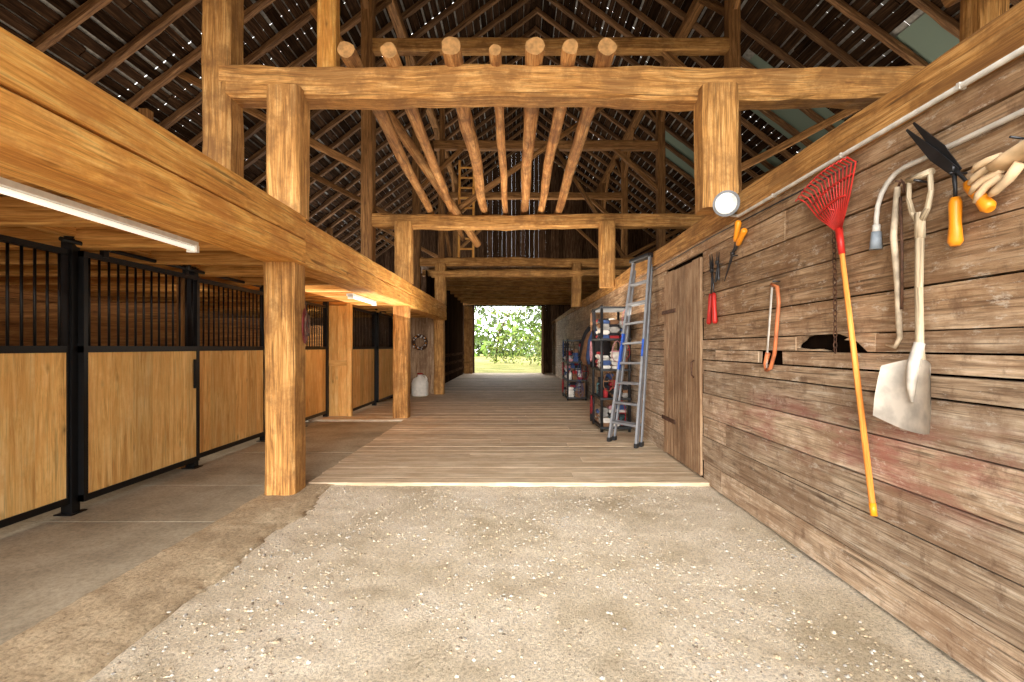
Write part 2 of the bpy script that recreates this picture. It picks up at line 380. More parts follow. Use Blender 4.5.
b.box((2.14, 5.3, 0), (2.2, 5.36, 2.55), 2, 2); b.box((2.14, 6.7, 0), (2.2, 6.76, 2.55), 2, 2)
b.build('wall_right', [M_rwall, M_void, M_door])
b = MB(); b.beam((2.17, -2.5, 2.85), (2.17, 15, 2.85), .2, .17, wob=.012, mat=0); b.beam((2.17, 15, 2.85), (2.17, 27, 2.85), .2, .17, wob=.012)
b.beam((2.085, -2.5, 2.745), (2.085, 14.5, 2.745), .04, .09, wob=.004)
b.build('beam_wall_plate', [M_timber], FRAME)
# plank door
b = MB(); y = 5.38
while y < 6.67:
    w = min(U(.2, .26), 6.68-y); b.box((2.075, y+.003, .06), (2.105, y+w-.003, 2.5+U(-.01, .01)), 2, 0); y += w
for z in (.35, 1.2, 2.0): b.box((2.105, 5.4, z), (2.13, 6.66, z+.13), 1, 0)
b.tube([(2.055, 5.52, 1.15), (2.03, 5.52, 1.18), (2.03, 5.52, 1.32), (2.055, 5.52, 1.35)], .01, 8, 1)
for z in (.5, 1.95): b.box((2.062, 6.2, z), (2.076, 6.75, z+.05), 1, 1)
b.build('door_1', [M_door, M_rust])

# ------------------------------------------------------------------ timber bents
TX0, TX1 = -3.1, 4.6
def post(name, x, y, z0, z1, w, d, mat=M_timber, wob=.016):
    b = MB(); b.beam((x, y, z0), (x, y, z1), w, d, up=(0, 1, 0), wob=wob); return b.build(name, [mat], FRAME)
def rbeam(name, p0, p1, w, h, mat=M_timber, wob=.015, up=(0, 0, 1)):
    b = MB(); b.beam(p0, p1, w, h, up=up, wob=wob); return b.build(name, [mat], FRAME)
for k, Y in enumerate((4.95, 10.05, 15.05)):
    zt = 4.235 if k == 0 else 4.15
    rbeam('tie_beam', (TX0+.05, Y+.14, zt+.02), (TX1+(.35 if k == 0 else -.1), Y+.14, zt), .28, .33 if k == 0 else .27, wob=.035)
    post('support_post', -2.37, Y, 0.0, 2.36, .31, .31)
    post('upper_post', -2.33, Y, 2.83, 4.13 if k == 0 else 4.1, .34, .3)
    post('upper_post', 2.07 if k == 0 else 1.92, Y, 2.9 if k == 0 else 2.75, 4.15 if k == 0 else 4.1, .36 if k == 0 else .3, .3)
for Y in (5.1, 10.15, 15.15, 20.2, 25):
    for x in (TX0, 4.98 if Y < 6 else TX1): post('tall_post', x, Y, 2.84, 10.05, .3 if Y < 6 else .24, .3, M_timber if Y < 6 else M_frame)
    if Y > 6: rbeam('upper_tie_beam', (TX0, Y, 7.85), (TX1, Y, 7.85), .24, .27, M_frame if Y > 12 else M_timber)
    b = MB()
    for sx, x in ((1, TX0), (-1, TX1)):
        b.beam((x, Y, 8.5), (x+sx*.02, Y+1.6, 10.0), .12, .14, wob=.01)
        b.beam((x, Y, 8.5), (x+sx*.02, Y-1.6, 10.0), .12, .14, wob=.01)
        if Y > 6: b.beam((x, Y, 6.4), (x+sx*1.5, Y, 7.8), .12, .14, wob=.01)
        b.beam((x, Y, 5.2), (x-sx*4.2, Y, 7.4), .13, .15, wob=.01)
        b.beam((x-sx*4.7, Y, 6.5), (x-sx*4.7, Y, 2.8), .2, .2, up=(0, 1, 0), wob=.01)
    b.build('diagonal_braces', [M_frame], FRAME)
for x in (TX0, TX1): rbeam('purlin_plate', (x, -1.5, 10.1), (x, 27, 10.1), .25, .25, M_frame)
post('new_timber_post', -2.0, 5.15, 4.36, 11, .2, .16, M_newbeam, .003)
post('new_timber_post', -2.3, 15.2, 4.2, 9.5, .16, .16, M_frame, .003)
rbeam('lintel_beam', (-2.6, 15.0, 3.78), (2.1, 15.0, 3.78), .2, .2, M_timber)

# left longitudinal beam (two stacked timbers)
b = MB()
b.beam((-2.34, -2.5, 2.475), (-2.34, 4.95, 2.475), .36, .25, wob=.006, ch=.04, rnd=.75); b.beam((-2.325, -2.5, 2.725), (-2.325, 4.95, 2.725), .34, .235, wob=.006, ch=.04, rnd=.35)
b.beam((-2.34, 4.95, 2.475), (-2.34, 10.05, 2.475), .34, .25, wob=.01, ch=.06, rnd=.4); b.beam((-2.33, 4.95, 2.71), (-2.33, 10.05, 2.71), .32, .22, wob=.01, ch=.06, rnd=.5)
b.beam((-2.34, 10.05, 2.475), (-2.34, 15.2, 2.475), .34, .25, wob=.01, ch=.06, rnd=.3); b.beam((-2.33, 10.05, 2.71), (-2.33, 15.2, 2.71), .32, .22, wob=.01, ch=.06, rnd=.4)
b.build('loft_edge_beam', [M_newbeam], FRAME)
# loft floor & joists (left)
b = MB(); y = -2.4; k = 0
while y < 15:
    b.beam((-8, y, 2.5), (-2.5, y, 2.5), .1 if k % 2 else .18, .2, wob=.006, mat=0); y += .85; k += 1
b.beam((-4.0, -2.5, 2.56), (-4.0, 15, 2.56), .12, .14)
x = -8.0
while x < -2.55:
    w = U(.18, .26); b.box((x, -2.5, 2.61), (x+w-.006, 15.1, 2.645), 1, 1); x += w
b.build('ceiling_loft_left', [M_joist, M_joist])
b = MB(); x = 2.3
while x < 9.4:
    w = U(.2, .28); b.box((x, -1.5, 2.86), (x+w-.006, 27, 2.9), 1, 0); x += w
b.build('loft_right_light_block', [M_dark])  # unseen floor behind the right wall, added to block light
b = MB(); y = 15.6
while y < 27:
    b.beam((-3.0, y, 3.92), (4.4, y, 3.92), .2, .2, wob=.02, mat=0); y += 1.35
x = -3.2
while x < 4.5:
    w = U(.2, .28); b.box((x, 15.1, 4.03), (x+w-.008, 27, 4.07), 1, 1); x += w
b.build('ceiling_loft_far', [M_timber, M_door])

# mow poles
for i, (x, y0, y1, r0, r1, z) in enumerate([(-1.70, 4.82, 11.2, .085, .07, 4.49), (-1.27, 4.82, 12.8, .08, .065, 4.48), (-.64, 4.78, 10.5, .1, .08, 4.50), (-.20, 4.78, 10.6, .06, .06, 4.46), (.20, 4.78, 10.5, .095, .08, 4.50), (.55, 4.76, 10.6, .08, .07, 4.48), (.92, 4.78, 10.6, .09, .08, 4.49)]):
    b = MB(); pts = []; rad = []
    for j in range(15):
        t = j/14; pts.append((x+.03*noise.noise(Vector((t*3, i*7, 0)))*1.5 + (-.12*t if x < -1 else 0), y0+(y1-y0)*t, z-.1*t+.03*noise.noise(Vector((t*3, i*7, 5))))); rad.append(r0+(r1-r0)*t)
    b.tube(pts, rad, 14, 0, endmat=1, wob=.2); b.build('hay_mow_pole', [M_pole, M_poleend])
b = MB(); b.tube([(-1.4, 10.2, 4.3), (2.6, 11.5, 7.6)], [.07, .05], 10); b.build('leaning_pole', [M_frame])
b = MB(); b.tube([(-2.9, 6.9, 6.4), (-1.2, 10.2, 4.3), (-.85, 11, 3.85)], [.09, .09, .085], 10); b.build('leaning_pole', [M_pole])
b = MB(); b.tube([(-2.0, 14.8, 4.3), (-2.6, 14.9, 7.9)], [.06, .05], 10); b.build('leaning_pole', [M_frame])
b = MB(); b.tube([(3.4, 15, 4.3), (1.2, 15, 7.8)], [.07, .06], 10); b.build('leaning_pole', [M_frame])
b = MB()
for x in (-1.72, -1.28): b.beam((x, 14.7, 4.25), (x, 14.95, 7.3), .07, .08, up=(0, 1, 0))
for k in range(9): b.beam((-1.72, 14.69+.025*k, 4.5+.32*k), (-1.28, 14.69+.025*k, 4.5+.32*k), .05, .05)
b.build('loft_ladder', [M_newbeam])

# ------------------------------------------------------------------ roof
RX, RZ, EL, ER, EZ = .75, 13.2, -8.2, 9.7, 6.4
fib = [(12.4, 14.2, 6.2, 8.9), (17.8, 19.4, 5.6, 7.4), (9.0, 9.9, 7.8, 9.2), (15.2, 16.2, 7.9, 9.3)]
b = MB(); rf = MB(); tn = MB()
for sgn, ex in ((-1, EL), (1, ER)):
    A = Vector((ex, 0, EZ)); B = Vector((RX, 0, RZ)); d = (B-A); Ln = d.length; d.normalize(); nrm = Vector((0, 1, 0)).cross(d)
    if nrm.z < 0: nrm = -nrm
    M = Matrix(((d.x, 0, nrm.x, ex), (0, 1, 0, 0), (d.z, 0, nrm.z, EZ), (0, 0, 0, 1)))
    s = 0
    while s < Ln:
        w = U(.2, .3); y = -1.6
        while y < 27.4:
            l = U(2.2, 4.5); y1 = min(27.4, y+l); X = ex + d.x*s
            segs = [(y, y1)]
            if sgn > 0:
                for (fy0, fy1, fx0, fx1) in fib:
                    if fx0 < X < fx1:
                        ns = []
                        for a, c in segs:
                            if a < fy1 and c > fy0:
                                if a < fy0: ns.append((a, fy0))
                                if c > fy1: ns.append((fy1, c))
                            else: ns.append((a, c))
                        segs = ns
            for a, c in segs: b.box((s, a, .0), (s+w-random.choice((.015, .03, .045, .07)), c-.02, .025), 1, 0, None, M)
            y = y1
        s += w
    y = -1.5
    while y < 27.4:
        rf.beam(A+Vector((0, y, 0))-nrm*.08, B+Vector((0, y, 0))-nrm*.08, .13, .13, up=(0, 1, 0), wob=.02); y += .95
    y = -1.8
    while y < 27.5:
        w = U(.75, .9); g = random.choice((0, 0, .006, .012, .018)); s2 = 0
        while s2 < Ln:
            l2 = U(2, 3)
            tn.box((s2-.05, y, .06), (min(Ln, s2+l2), y+w-g, .064), 1, 0, None, M)
            s2 += l2
        y += w
    if sgn > 0:
        for (fy0, fy1, fx0, fx1) in fib:
            s0 = (ex-fx1)/-d.x; s1 = (ex-fx0)/-d.x
            tn.box((abs(s0), fy0, .03), (abs(s1), fy1, .035), 1, 1, None, M)
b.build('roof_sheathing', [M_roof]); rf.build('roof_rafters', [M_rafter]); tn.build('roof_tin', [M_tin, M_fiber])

# outer walls
def vboards(b, axis, fixed, a0, a1, z0, ztop, th=.03, gap=.01, mat=0):
    a = a0
    while a < a1:
        w = U(.2, .32); w = min(w, a1-a); zt = ztop(a+w/2) if callable(ztop) else ztop; zb = z0(a+w/2) if callable(z0) else z0
        if zt > zb+.05:
            g = U(.0, gap)
            if axis == 'x': b.box((a, fixed, zb), (a+w-g, fixed+th, zt), 2, mat)
            else: b.box((fixed, a, zb), (fixed+th, a+w-g, zt), 2, mat)
        a += w
b = MB(); vboards(b, 'y', -8.1, -2.5, 27.3, 0, 6.5, gap=.008); b.build('wall_left', [M_dark])
b = MB(); vboards(b, 'y', 9.5, -1.5, 27.3, 0, 6.5, gap=.008); b.build('wall_far_right', [M_dark])
roofz = lambda x: EZ + (RZ-EZ)*(1-abs(x-RX)/((RX-EL) if x < RX else (ER-RX)))
b = MB(); vboards(b, 'x', 27.3, -8.1, -2.3, 0, roofz, gap=.003); vboards(b, 'x', 27.3, -2.3, 1.5, 3.85, roofz, gap=.003); vboards(b, 'x', 27.3, 1.5, 9.6, 0, roofz, gap=.003)
b.box((-2.45, 27.2, 0), (-2.3, 27.3, 3.9), 2); b.box((1.5, 27.2, 0), (1.65, 27.3, 3.9), 2); b.box((-2.45, 27.2, 3.82), (1.65, 27.3, 4.0), 0)
b.build('wall_back', [M_dark])
b = MB(); vboards(b, 'x', -1.6, -8.1, 9.6, 4.9, roofz, gap=.01); b.build('gable_light_block', [M_dark])  # unseen upper front wall, added to keep daylight off the roof
b = MB(); vboards(b, 'x', 26.0, -2.75, -2.3, .05, 3.7, gap=.008); b.box((-2.75, 25.97, .6), (-2.3, 26, .75), 0); b.box((-2.75, 25.97, 2.9), (-2.3, 26, 3.05), 0); b.build('door_2', [M_timber])
b = MB(); vboards(b, 'y', 1.5, 25.3, 27.1, .05, 3.7, gap=.008); b.box((1.47, 25.3, .6), (1.5, 27.1, .75), 1); b.box((1.47, 25.3, 2.9), (1.5, 27.1, 3.05), 1); b.build('door_3', [M_dark])
b = MB(); vboards(b, 'y', -2.85, 15.3, 26, 0, 3.95, gap=.004, mat=0)
for z in (.35, .75, 1.1): b.box((-2.8, 15.3, z), (-2.76, 26, z+.12), 1, 1)
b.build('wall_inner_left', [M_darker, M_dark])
b = MB(); vboards(b, 'x', 15.1, -8, -2.55, 0, 2.62, gap=.008); b.build('wall_cross', [M_door])

# ------------------------------------------------------------------ horse stalls
def stall(X, y0, y1, name, sliding=False, ztop=2.37):
    b = MB(); xf = X + (.07 if sliding else 0); z0 = .1
    y = y0+.06
    while y < y1-.07:
        w = min(U(.24, .3), y1-.06-y); b.box((xf-.02, y+.002, z0+.05), (xf+.02, y+w-.003, 1.46), 2, 0); y += w
    for z, h in ((z0, .06), (1.45, .06), (ztop-.05, .05)):
        b.box((xf-.025, y0+.02, z), (xf+.03, y1-.02, z+h), 1, 1)
    for yy in (y0+.02, y1-.06): b.box((xf-.03, yy, z0), (xf+.032, yy+.045, ztop), 2, 1)
    n = max(3, int((y1-y0)/.105))
    for i in range(1, n):
        yy = y0+(y1-y0)*i/n; b.tube([(xf, yy, 1.5), (xf, yy, ztop-.03)], .011, 8, 1)
    if sliding:
        b.tube([(xf+.03, y0-.2, ztop+.06), (xf+.03, y1+1.4, ztop+.06)], .02, 8, 1)
        for yy in (y0+.25, y1-.25):
            b.box((xf+.0, yy-.03, ztop-.02), (xf+.04, yy+.03, ztop+.1), 2, 1); b.ball((xf+.05, yy, ztop+.08), (.02, .05, .05), 10, 6, 1)
        b.box((xf+.03, y1-.13, 1.0), (xf+.06, y1-.1, 1.35), 2, 1)
    b.box((X-.05, y1-.04, 0), (X+.05, y1+.04, ztop+.1), 2, 1); b.ball((X, y1, ztop+.12), (.05, .05, .03), 12, 6, 1)
    b.box((X-.08, y1-.08, 0), (X+.08, y1+.08, .015), 2, 1)
    return b.build(name, [M_stall, M_black])
stall(-4, .9, 2.6, 'horse_stall_panel'); stall(-4, 2.6, 4.32, 'horse_stall_panel'); stall(-4, 4.32, 5.95, 'horse_stall_door', True)
stall(-4, 5.95, 7.65, 'horse_stall_panel'); stall(-4, 7.65, 9.0, 'horse_stall_panel'); stall(-4, 9.0, 10.15, 'horse_stall_panel')
stall(-3.55, 10.35, 12.1, 'horse_stall_panel'); stall(-3.55, 12.1, 13.8, 'horse_stall_door', True)
b = MB(); vboards(b, 'x', 10.22, -4.05, -3.5, 0, 2.38, th=.04, gap=.006); b.box((-4.05, 10.18, 1.1), (-3.5, 10.22, 1.22), 0); b.beam((-3.52, 10.22, 0), (-3.52, 10.22, 2.42), .1, .1, up=(0, 1, 0))
b.build('stall_end_wall', [M_stall])
for yy in (2.6, 5.95, 9.0, 12.1):
    b = MB(); z = .02
    while z < 1.9:
        b.box((-7.9, yy-.02, z), (-4.08, yy+.02, z+.22), 0, 0); z += .225
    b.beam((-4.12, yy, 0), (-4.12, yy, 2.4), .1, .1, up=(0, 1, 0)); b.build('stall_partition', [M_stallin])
b = MB(); z = .02
while z < 2.4:
    b.box((-7.95, -2.4, z), (-7.9, 15, z+.24), 1, 0); z += .25
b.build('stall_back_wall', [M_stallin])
for (xa, ya, yb) in ((-2.62, 1.5, 3.9), (-2.62, 7.6, 8.9)):
    b = MB(); b.box((xa-.05, ya, 2.315), (xa+.05, yb, 2.35), 1, 0); b.tube([(xa+.03, ya+.04, 2.29), (xa+.03, yb-.04, 2.29)], .016, 10, 1)
    for yy in (ya, yb-.03): b.box((xa-.03, yy, 2.265), (xa+.055, yy+.03, 2.32), 1, 0)
    b.build('fluorescent_light', [M_white, M_tube])
# horseshoe plaque
b = MB(); b.ball((-2.2, 5.03, 1.72), (.012, .075, .19), 16, 8, 0)
pts = [(-2.175, 5.03+.05*math.cos(a), 1.72+.12*math.sin(a)) for a in [math.radians(t) for t in range(-60, 241, 20)]]
b.tube(pts, .010, 8, 1); b.tube([(-2.19, 5.03, 1.9), (-2.19, 5.03, 1.98)], .004, 6, 1); b.build('horseshoe_plaque', [plain('plaque_red', (120, 36, 30)), M_rust])
# wreath
b = MB(); pts = [(-2.98+.2*math.cos(2*math.pi*t/20), 15.05, 1.65+.2*math.sin(2*math.pi*t/20)) for t in range(21)]
b.tube(pts, .055, 8, 0, wob=.5)
for k in range(40):
    a = U(0, 6.28); b.ball((-2.98+U(.16, .24)*math.cos(a), 15.01, 1.65+U(.16, .24)*math.sin(a)), U(.02, .035), 6, 4, random.choice((0, 1, 2)))
b.build('wreath', [M_rust, M_white, M_orange])
# white plastic jug with handle, and bucket
b = MB()
pts = [(-2.85, 14.4, .035), (-2.85, 14.4, .07), (-2.85, 14.4, .42), (-2.85, 14.4, .55), (-2.85, 14.4, .62), (-2.85, 14.4, .68)]
b.tube(pts, [.22, .25, .25, .2, .07, .07], 20, 0); b.tube([(-2.85, 14.4, .68), (-2.85, 14.4, .72)], .085, 14, 1)
b.tube([(-2.79, 14.36, .64), (-2.68, 14.3, .64), (-2.62, 14.27, .56), (-2.63, 14.27, .46)], .022, 8, 0)
b.build('plastic_jug', [plain('white_plastic', (244, 240, 230), .4, noise_amt=.04), M_red])
b = MB(); b.tube([(-3.35, 14.5, .03), (-3.35, 14.5, .36)], [.13, .17], 18, 0); b.tube([(-3.52, 14.5, .35), (-3.46, 14.5, .5), (-3.35, 14.5, .55), (-3.24, 14.5, .5), (-3.18, 14.5, .35)], .007, 6, 1); b.build('bucket', [plain('bucket_cream', (214, 196, 160)), M_steel])

# ------------------------------------------------------------------ conduit + lamp on right wall
b = MB()
b.tube([(2.05, -2, 2.70), (2.05, 4.4, 2.70), (2.05, 4.55, 2.75)], .014, 10, 0)
for yy in (1.4, 2.2, 3.0, 3.8): b.box((2.035, yy, 2.685), (2.07, yy+.015, 2.715), 1, 0)
b.tube([(2.07, 2.9, 2.62), (2.07, 5.0, 2.66), (2.07, 8, 2.64)], .006, 6, 1)
b.build('wall_conduit', [M_conduit, M_steel])
b = MB()
pts = [(2.07, -1, 2.46), (2.07, 1.9, 2.46), (2.07, 2.35, 2.455)] + [(2.07, 2.55+.2*math.sin(k*math.pi/10), 2.235+.22*math.cos(k*math.pi/10)) for k in range(0, 6)] + [(2.07, 2.75, 2.15)]
b.tube(pts, .013, 10, 0); b.tube([(2.07, 2.75, 2.16), (2.07, 2.755, 2.06)], [.024, .032], 12, 1); b.tube([(2.07, 2.75, 2.2), (2.07, 2.75, 2.15)], .02, 12, 0)
b.box((2.055, 1.7, 2.44), (2.1, 1.715, 2.48), 1, 0)
b.build('gooseneck_pipe', [M_conduit, plain('blue_grey_cap', (140, 150, 160))])
b = MB(); c = Vector((1.99, 4.5, 2.84)); d = Vector((-.55, -.8, -.15)).normalized()
b.tube([c-d*.07, c-d*.05, c, c+d*.05], [.03, .07, .1, .12], 24, 0)
b.tube([c+d*.05, c+d*.058], [.118, .118], 24, 0); b.tube([c+d*.058, c+d*.062], [.098, .094], 24, 1); b.tube([c-d*.05, (2.08, 4.56, 2.86)], .022, 10, 0)
b.tube([(2.07, 4.56, 2.86), (2.1, 4.56, 2.86)], .05, 14, 0)
b.build('flood_lamp', [plain('grey_lamp_housing', (120, 122, 124), .4, .3), plain('lamp_lens', (236, 236, 232), .25)])

# ------------------------------------------------------------------ tools on right wall (x = 2.1)
b = MB(); top = Vector((2.05, 3.03, 2.20)); bot = Vector((2.03, 2.717, .555)); ax = (top-bot).normalized()
b.tube([bot, bot+(top-bot)*.5, top], [.0165, .0165, .0145], 12, 0); b.tube([top-ax*.12, top+ax*.05], [.019, .022], 12, 2)
b.tube([bot-ax*.01, bot+ax*.06], [.018, .018], 12, 3)
side = Vector((0, ax.z, -ax.y))
for i in range(15):
    t = (i-7)/7; h0 = top+ax*.04+side*.02*t
    e = top+ax*(.40-.04*t*t)+side*.25*t; m1 = h0.lerp(e, .5)+side*.02*t
    b.tube([h0, m1+Vector((-.02, 0, 0)), e+Vector((-.03, 0, 0)), e+ax*.03+Vector((-.08, 0, 0)), e+ax*.01+Vector((-.10, 0, 0))], .0052, 6, 1)
for q, wd in ((.2, .13), (.3, .20)): b.tube([top+ax*(q+.03-.02*abs(t)**2)+side*wd*t+Vector((-.026, 0, 0)) for t in (-1, -.5, 0, .5, 1)], .007, 6, 1)
b.tube([(2.12, 3.06, 2.36), (2.0, 3.06, 2.38)], .005, 6, 2)
b.build('leaf_rake', [M_handle, M_red, M_red, M_orange])
b = MB(); z = 2.5; k = 0
while z > 1.48:
    cx = 2.075; cy = 3.12+.01*math.sin(z*3)
    pts = []
    for t in range(11):
        a = 2*math.pi*t/10; u = .011*math.cos(a); w = .022*math.sin(a)
        pts.append((cx+(u if k % 2 else 0), cy+(0 if k % 2 else u), z+w))
    b.tube(pts, .0035, 6, 0); z -= .034; k += 1
b.tube([(2.1, 3.12, 2.53), (2.06, 3.12, 2.53)], .005, 6, 0)
b.build('hanging_chain', [M_rust])
# scoop shovel
b = MB(); X = 2.05
b.tube([(X, 2.43, 2.15), (X-.01, 2.425, 1.8), (X-.01, 2.42, 1.5), (X+.0, 2.42, 1.38)], [.02, .018, .019, .022], 14, 0)
yk = [(X, 2.43, 2.13), (X, 2.475, 2.19), (X, 2.50, 2.27), (X, 2.495, 2.355)]; yj = [(X, 2.43, 2.13), (X, 2.385, 2.19), (X, 2.365, 2.27), (X, 2.37, 2.355)]
b.tube(yk, [.018, .014, .012, .012], 10, 0); b.tube(yj, [.018, .014, .012, .012], 10, 0); b.tube([(X, 2.505, 2.365), (X, 2.36, 2.365)], .017, 12, 0)
b.tube([(X, 2.43, 2.18), (X, 2.43, 2.05)], .023, 12, 0)
b.tube([(2.12, 2.43, 2.33), (2.02, 2.43, 2.345)], .006, 6, 1)
nu, nv = 13, 12; base = len(b.v)
for side_i in (0, 1):
    for j in range(nv+1):
        t = j/nv; zc = 1.43-.33*t; hw = .15+.025*min(1, t*1.5)+.005*t
        for i in range(nu+1):
            q = (i/nu)*2-1
            y = 2.42+hw*-q+.07*t; x = X-.035-.055*(abs(q)**3)*(1-.55*t)+.012*(1-abs(q))
            z = zc+(.04*(1-q*q)-.03)*max(0, 1-t*3) - .03*(1-q*q)*t - .02*q*t
            b.v.append(Vector((x+(.004 if side_i else 0), y, z)))
for sI in (0, 1):
    o = base+sI*(nu+1)*(nv+1)
    for j in range(nv):
        for i in range(nu):
            a = o+j*(nu+1)+i; idx = [a, a+1, a+nu+2, a+nu+1]
            if sI: idx.reverse()
            b.face(idx, [(0, 0)]*4, 2, .5, True)
b.tube([(X-.01, 2.42, 1.52), (X-.035, 2.425, 1.42), (X-.045, 2.43, 1.30), (X-.038, 2.432, 1.22)], [.024, .028, .02, .006], 12, 2)
b.build('scoop_shovel', [M_greyh, M_steel, M_aluw])
b = MB(); X = 2.06
b.tube([(X, 2.585, 2.36), (X-.01, 2.60, 2.1), (X, 2.585, 1.85), (X, 2.575, 1.62), (X, 2.57, 1.55), (X, 2.60, 1.50), (X, 2.66, 1.515)], [.015, .017, .016, .015, .013, .011, .009], 10, 0)
b.tube([(X, 2.58, 2.36), (X, 2.56, 2.39), (X, 2.54, 2.36), (X, 2.545, 2.32)], .006, 8, 1); b.tube([(X-.004, 2.56, 2.3), (X-.004, 2.55, 2.0), (X-.004, 2.552, 1.7)], .007, 8, 1)
b.tube([(2.12, 2.56, 2.375), (2.03, 2.56, 2.385)], .005, 6, 1)
b.build('hay_hook', [plain('cream_paint', (206, 186, 158), .6, 0, .2), M_rust])
def shears(name, piv, tip, h1, h2, bw, hr, hl=.6, mb=M_steel, mh=M_orange, sp=.012):
    b = MB(); piv = Vector(piv); tip = Vector(tip); h1 = Vector(h1); h2 = Vector(h2)
    d = (tip-piv).normalized(); s = Vector((0, -d.z, d.y))
    for k, o in ((1, 0), (-1, .012)):
        off = Vector((-o, 0, 0)); ti = tip+s*k*sp
        poly = [piv-d*.03+s*bw*.6, piv-d*.03-s*bw*.6, piv.lerp(ti, .35)-s*bw*(1 if k < 0 else .55), ti-s*bw*.15, ti+s*bw*.15, piv.lerp(ti, .35)+s*bw*(1 if k > 0 else .55)]
        b.prism([p+off for p in poly], (-.005, 0, 0), 0)
    for h in (h1, h2):
        e = h-piv; n = e.normalized(); q = piv+e*(1-hl)
        b.tube([piv-Vector((.008, 0, 0)), piv+e*.25, q], [.011, .008, .008], 8, 0)
        b.tube([q-n*.01, q+n*.015, q+e*hl*.5, h-n*.02, h], [hr*.7, hr, hr*.9, hr*1.15, hr*.7], 12, 1)
    b.tube([piv+Vector((.004, 0, 0)), piv-Vector((.028, 0, 0))], .016, 12, 0)
    b.tube([piv+Vector((.06, 0, -.02)), piv+Vector((-.03, 0, -.02))], .005, 6, 0)
    return b.build(name, [mb, mh], fixn=True)
M_dsteel = plain('black_blade', (44, 44, 46), .45, .4)
shears('hedge_shears', (2.05, 2.235, 2.33), (2.05, 2.48, 2.64), (2.05, 2.235, 1.97), (2.04, 2.06, 2.09), .034, .026, mb=M_dsteel, sp=.018)
shears('pruning_shears', (2.06, 4.52, 2.38), (2.06, 4.70, 2.15), (2.05, 4.40, 2.66), (2.05, 4.28, 2.55), .022, .026)
shears('loppers', (2.06, 5.0, 2.30), (2.06, 5.03, 2.47), (2.05, 5.08, 1.74), (2.05, 4.92, 1.74), .03, .024, .55, M_steel, M_red)
shears('hand_pruner', (2.06, 4.86, 2.36), (2.06, 4.85, 2.46), (2.05, 4.91, 2.16), (2.05, 4.83, 2.17), .014, .012, .7, M_steel, M_steel)
# bow saw
b = MB(); X = 2.055
fr = [(X, 3.84, 2.0), (X, 3.76, 1.97), (X, 3.74, 1.85), (X, 3.77, 1.65), (X, 3.80, 1.45), (X, 3.86, 1.33), (X, 3.92, 1.31)]
b.tube(fr, .015, 10, 0); b.tube([(X, 3.84, 1.98), (X, 3.93, 1.32)], .006, 4, 1, flat=3); b.tube([(X, 3.90, 1.45), (X, 3.94, 1.36), (X, 3.93, 1.30)], [.02, .018, .011], 8, 0)
b.tube([(2.1, 3.80, 2.02), (2.04, 3.80, 2.02)], .006, 6, 2); b.build('bow_saw', [plain('faded_orange', (206, 120, 74), .5), M_aluw, M_steel])
# leather work glove folded over a nail (palm, cuff, fingers, thumb)
b = MB(); X = 2.045
b.tube([(X, 1.80, 2.30), (X, 1.88, 2.30), (X-.01, 1.96, 2.275), (X-.012, 2.02, 2.255)], [.075, .062, .06, .056], 16, 0, flat=.4)
b.tube([(X, 1.79, 2.30), (X, 1.81, 2.30)], [.079, .078], 16, 1, flat=.42)
for i, (oz, l, dr) in enumerate(((.042, .075, .0), (.014, .09, -.012), (-.014, .085, -.02), (-.04, .065, -.03))):
    b.tube([(X-.012, 2.005, 2.255+oz), (X-.02, 2.035+l*.35, 2.25+oz*1.1+dr*.4), (X-.028, 2.04+l*.75, 2.24+oz*1.15+dr), (X-.024, 2.045+l, 2.225+oz*1.15+dr*1.5)], [.0165, .0165, .0155, .009], 10, 0)
b.tube([(X-.012, 1.93, 2.24), (X-.02, 1.97, 2.19), (X-.024, 2.02, 2.155), (X-.022, 2.045, 2.145)], [.022, .02, .017, .009], 10, 0)
b.tube([(2.12, 1.93, 2.33), (1.99, 1.93, 2.345)], .005, 6, 2); b.build('leather_glove', [M_leather, plain('brown_leather', (150, 100, 60), .7), M_steel], fixn=True)

# ------------------------------------------------------------------ step ladder (folded, leaning on wall)
b = MB(); A0 = Vector((1.77, 7.0, .035)); B0 = Vector((1.47, 7.48, .035)); A1 = Vector((2.03, 7.2, 2.86)); B1 = Vector((1.86, 7.52, 2.82))
back = Vector((.10, .10, 0))
for a, c in ((A0, A1), (B0, B1)): b.beam(a, c, .035, .095, up=(-.55, -.8, 0), mat=0, ch=.1)
for a, c in ((A0, A1), (B0, B1)): b.beam(a.lerp(c, 0)+back+Vector((0, 0, .0)), a.lerp(c, .96)+back*.5, .025, .05, up=(-.55, -.8, 0), mat=0, ch=.1)
for k in range(1, 9):
    t = k/9.2; p = A0.lerp(A1, t); q = B0.lerp(B1, t); b.beam(p, q, .085, .035, mat=0, ch=.1)
    if k % 2: b.beam(p+back*.9, q+back*.9, .03, .03, mat=0)
b.beam(A1+Vector((.01, -.03, .02)), B1+Vector((-.01, .03, .02)), .14, .06, mat=1, ch=.2)
for a in (A0, B0, A0+back, B0+back): b.beam(a-Vector((0, 0, .005)), a+Vector((0, 0, .06)), .05, .1, up=(-.55, -.8, 0), mat=1)
p = A0.lerp(A1, .47); q = A0.lerp(A1, .56); b.beam(p+Vector((-.012, -.02, 0)), q+Vector((-.012, -.02, 0)), .03, .08, up=(-.55, -.8, 0), mat=2)
p = B0.lerp(B1, .40); q = B0.lerp(B1, .6); b.beam(p+Vector((-.01, -.02, 0)), q+Vector((-.01, -.02, 0)), .03, .08, up=(-.55, -.8, 0), mat=2)
b.build('step_ladder', [M_alu, M_blackpl, M_blue])

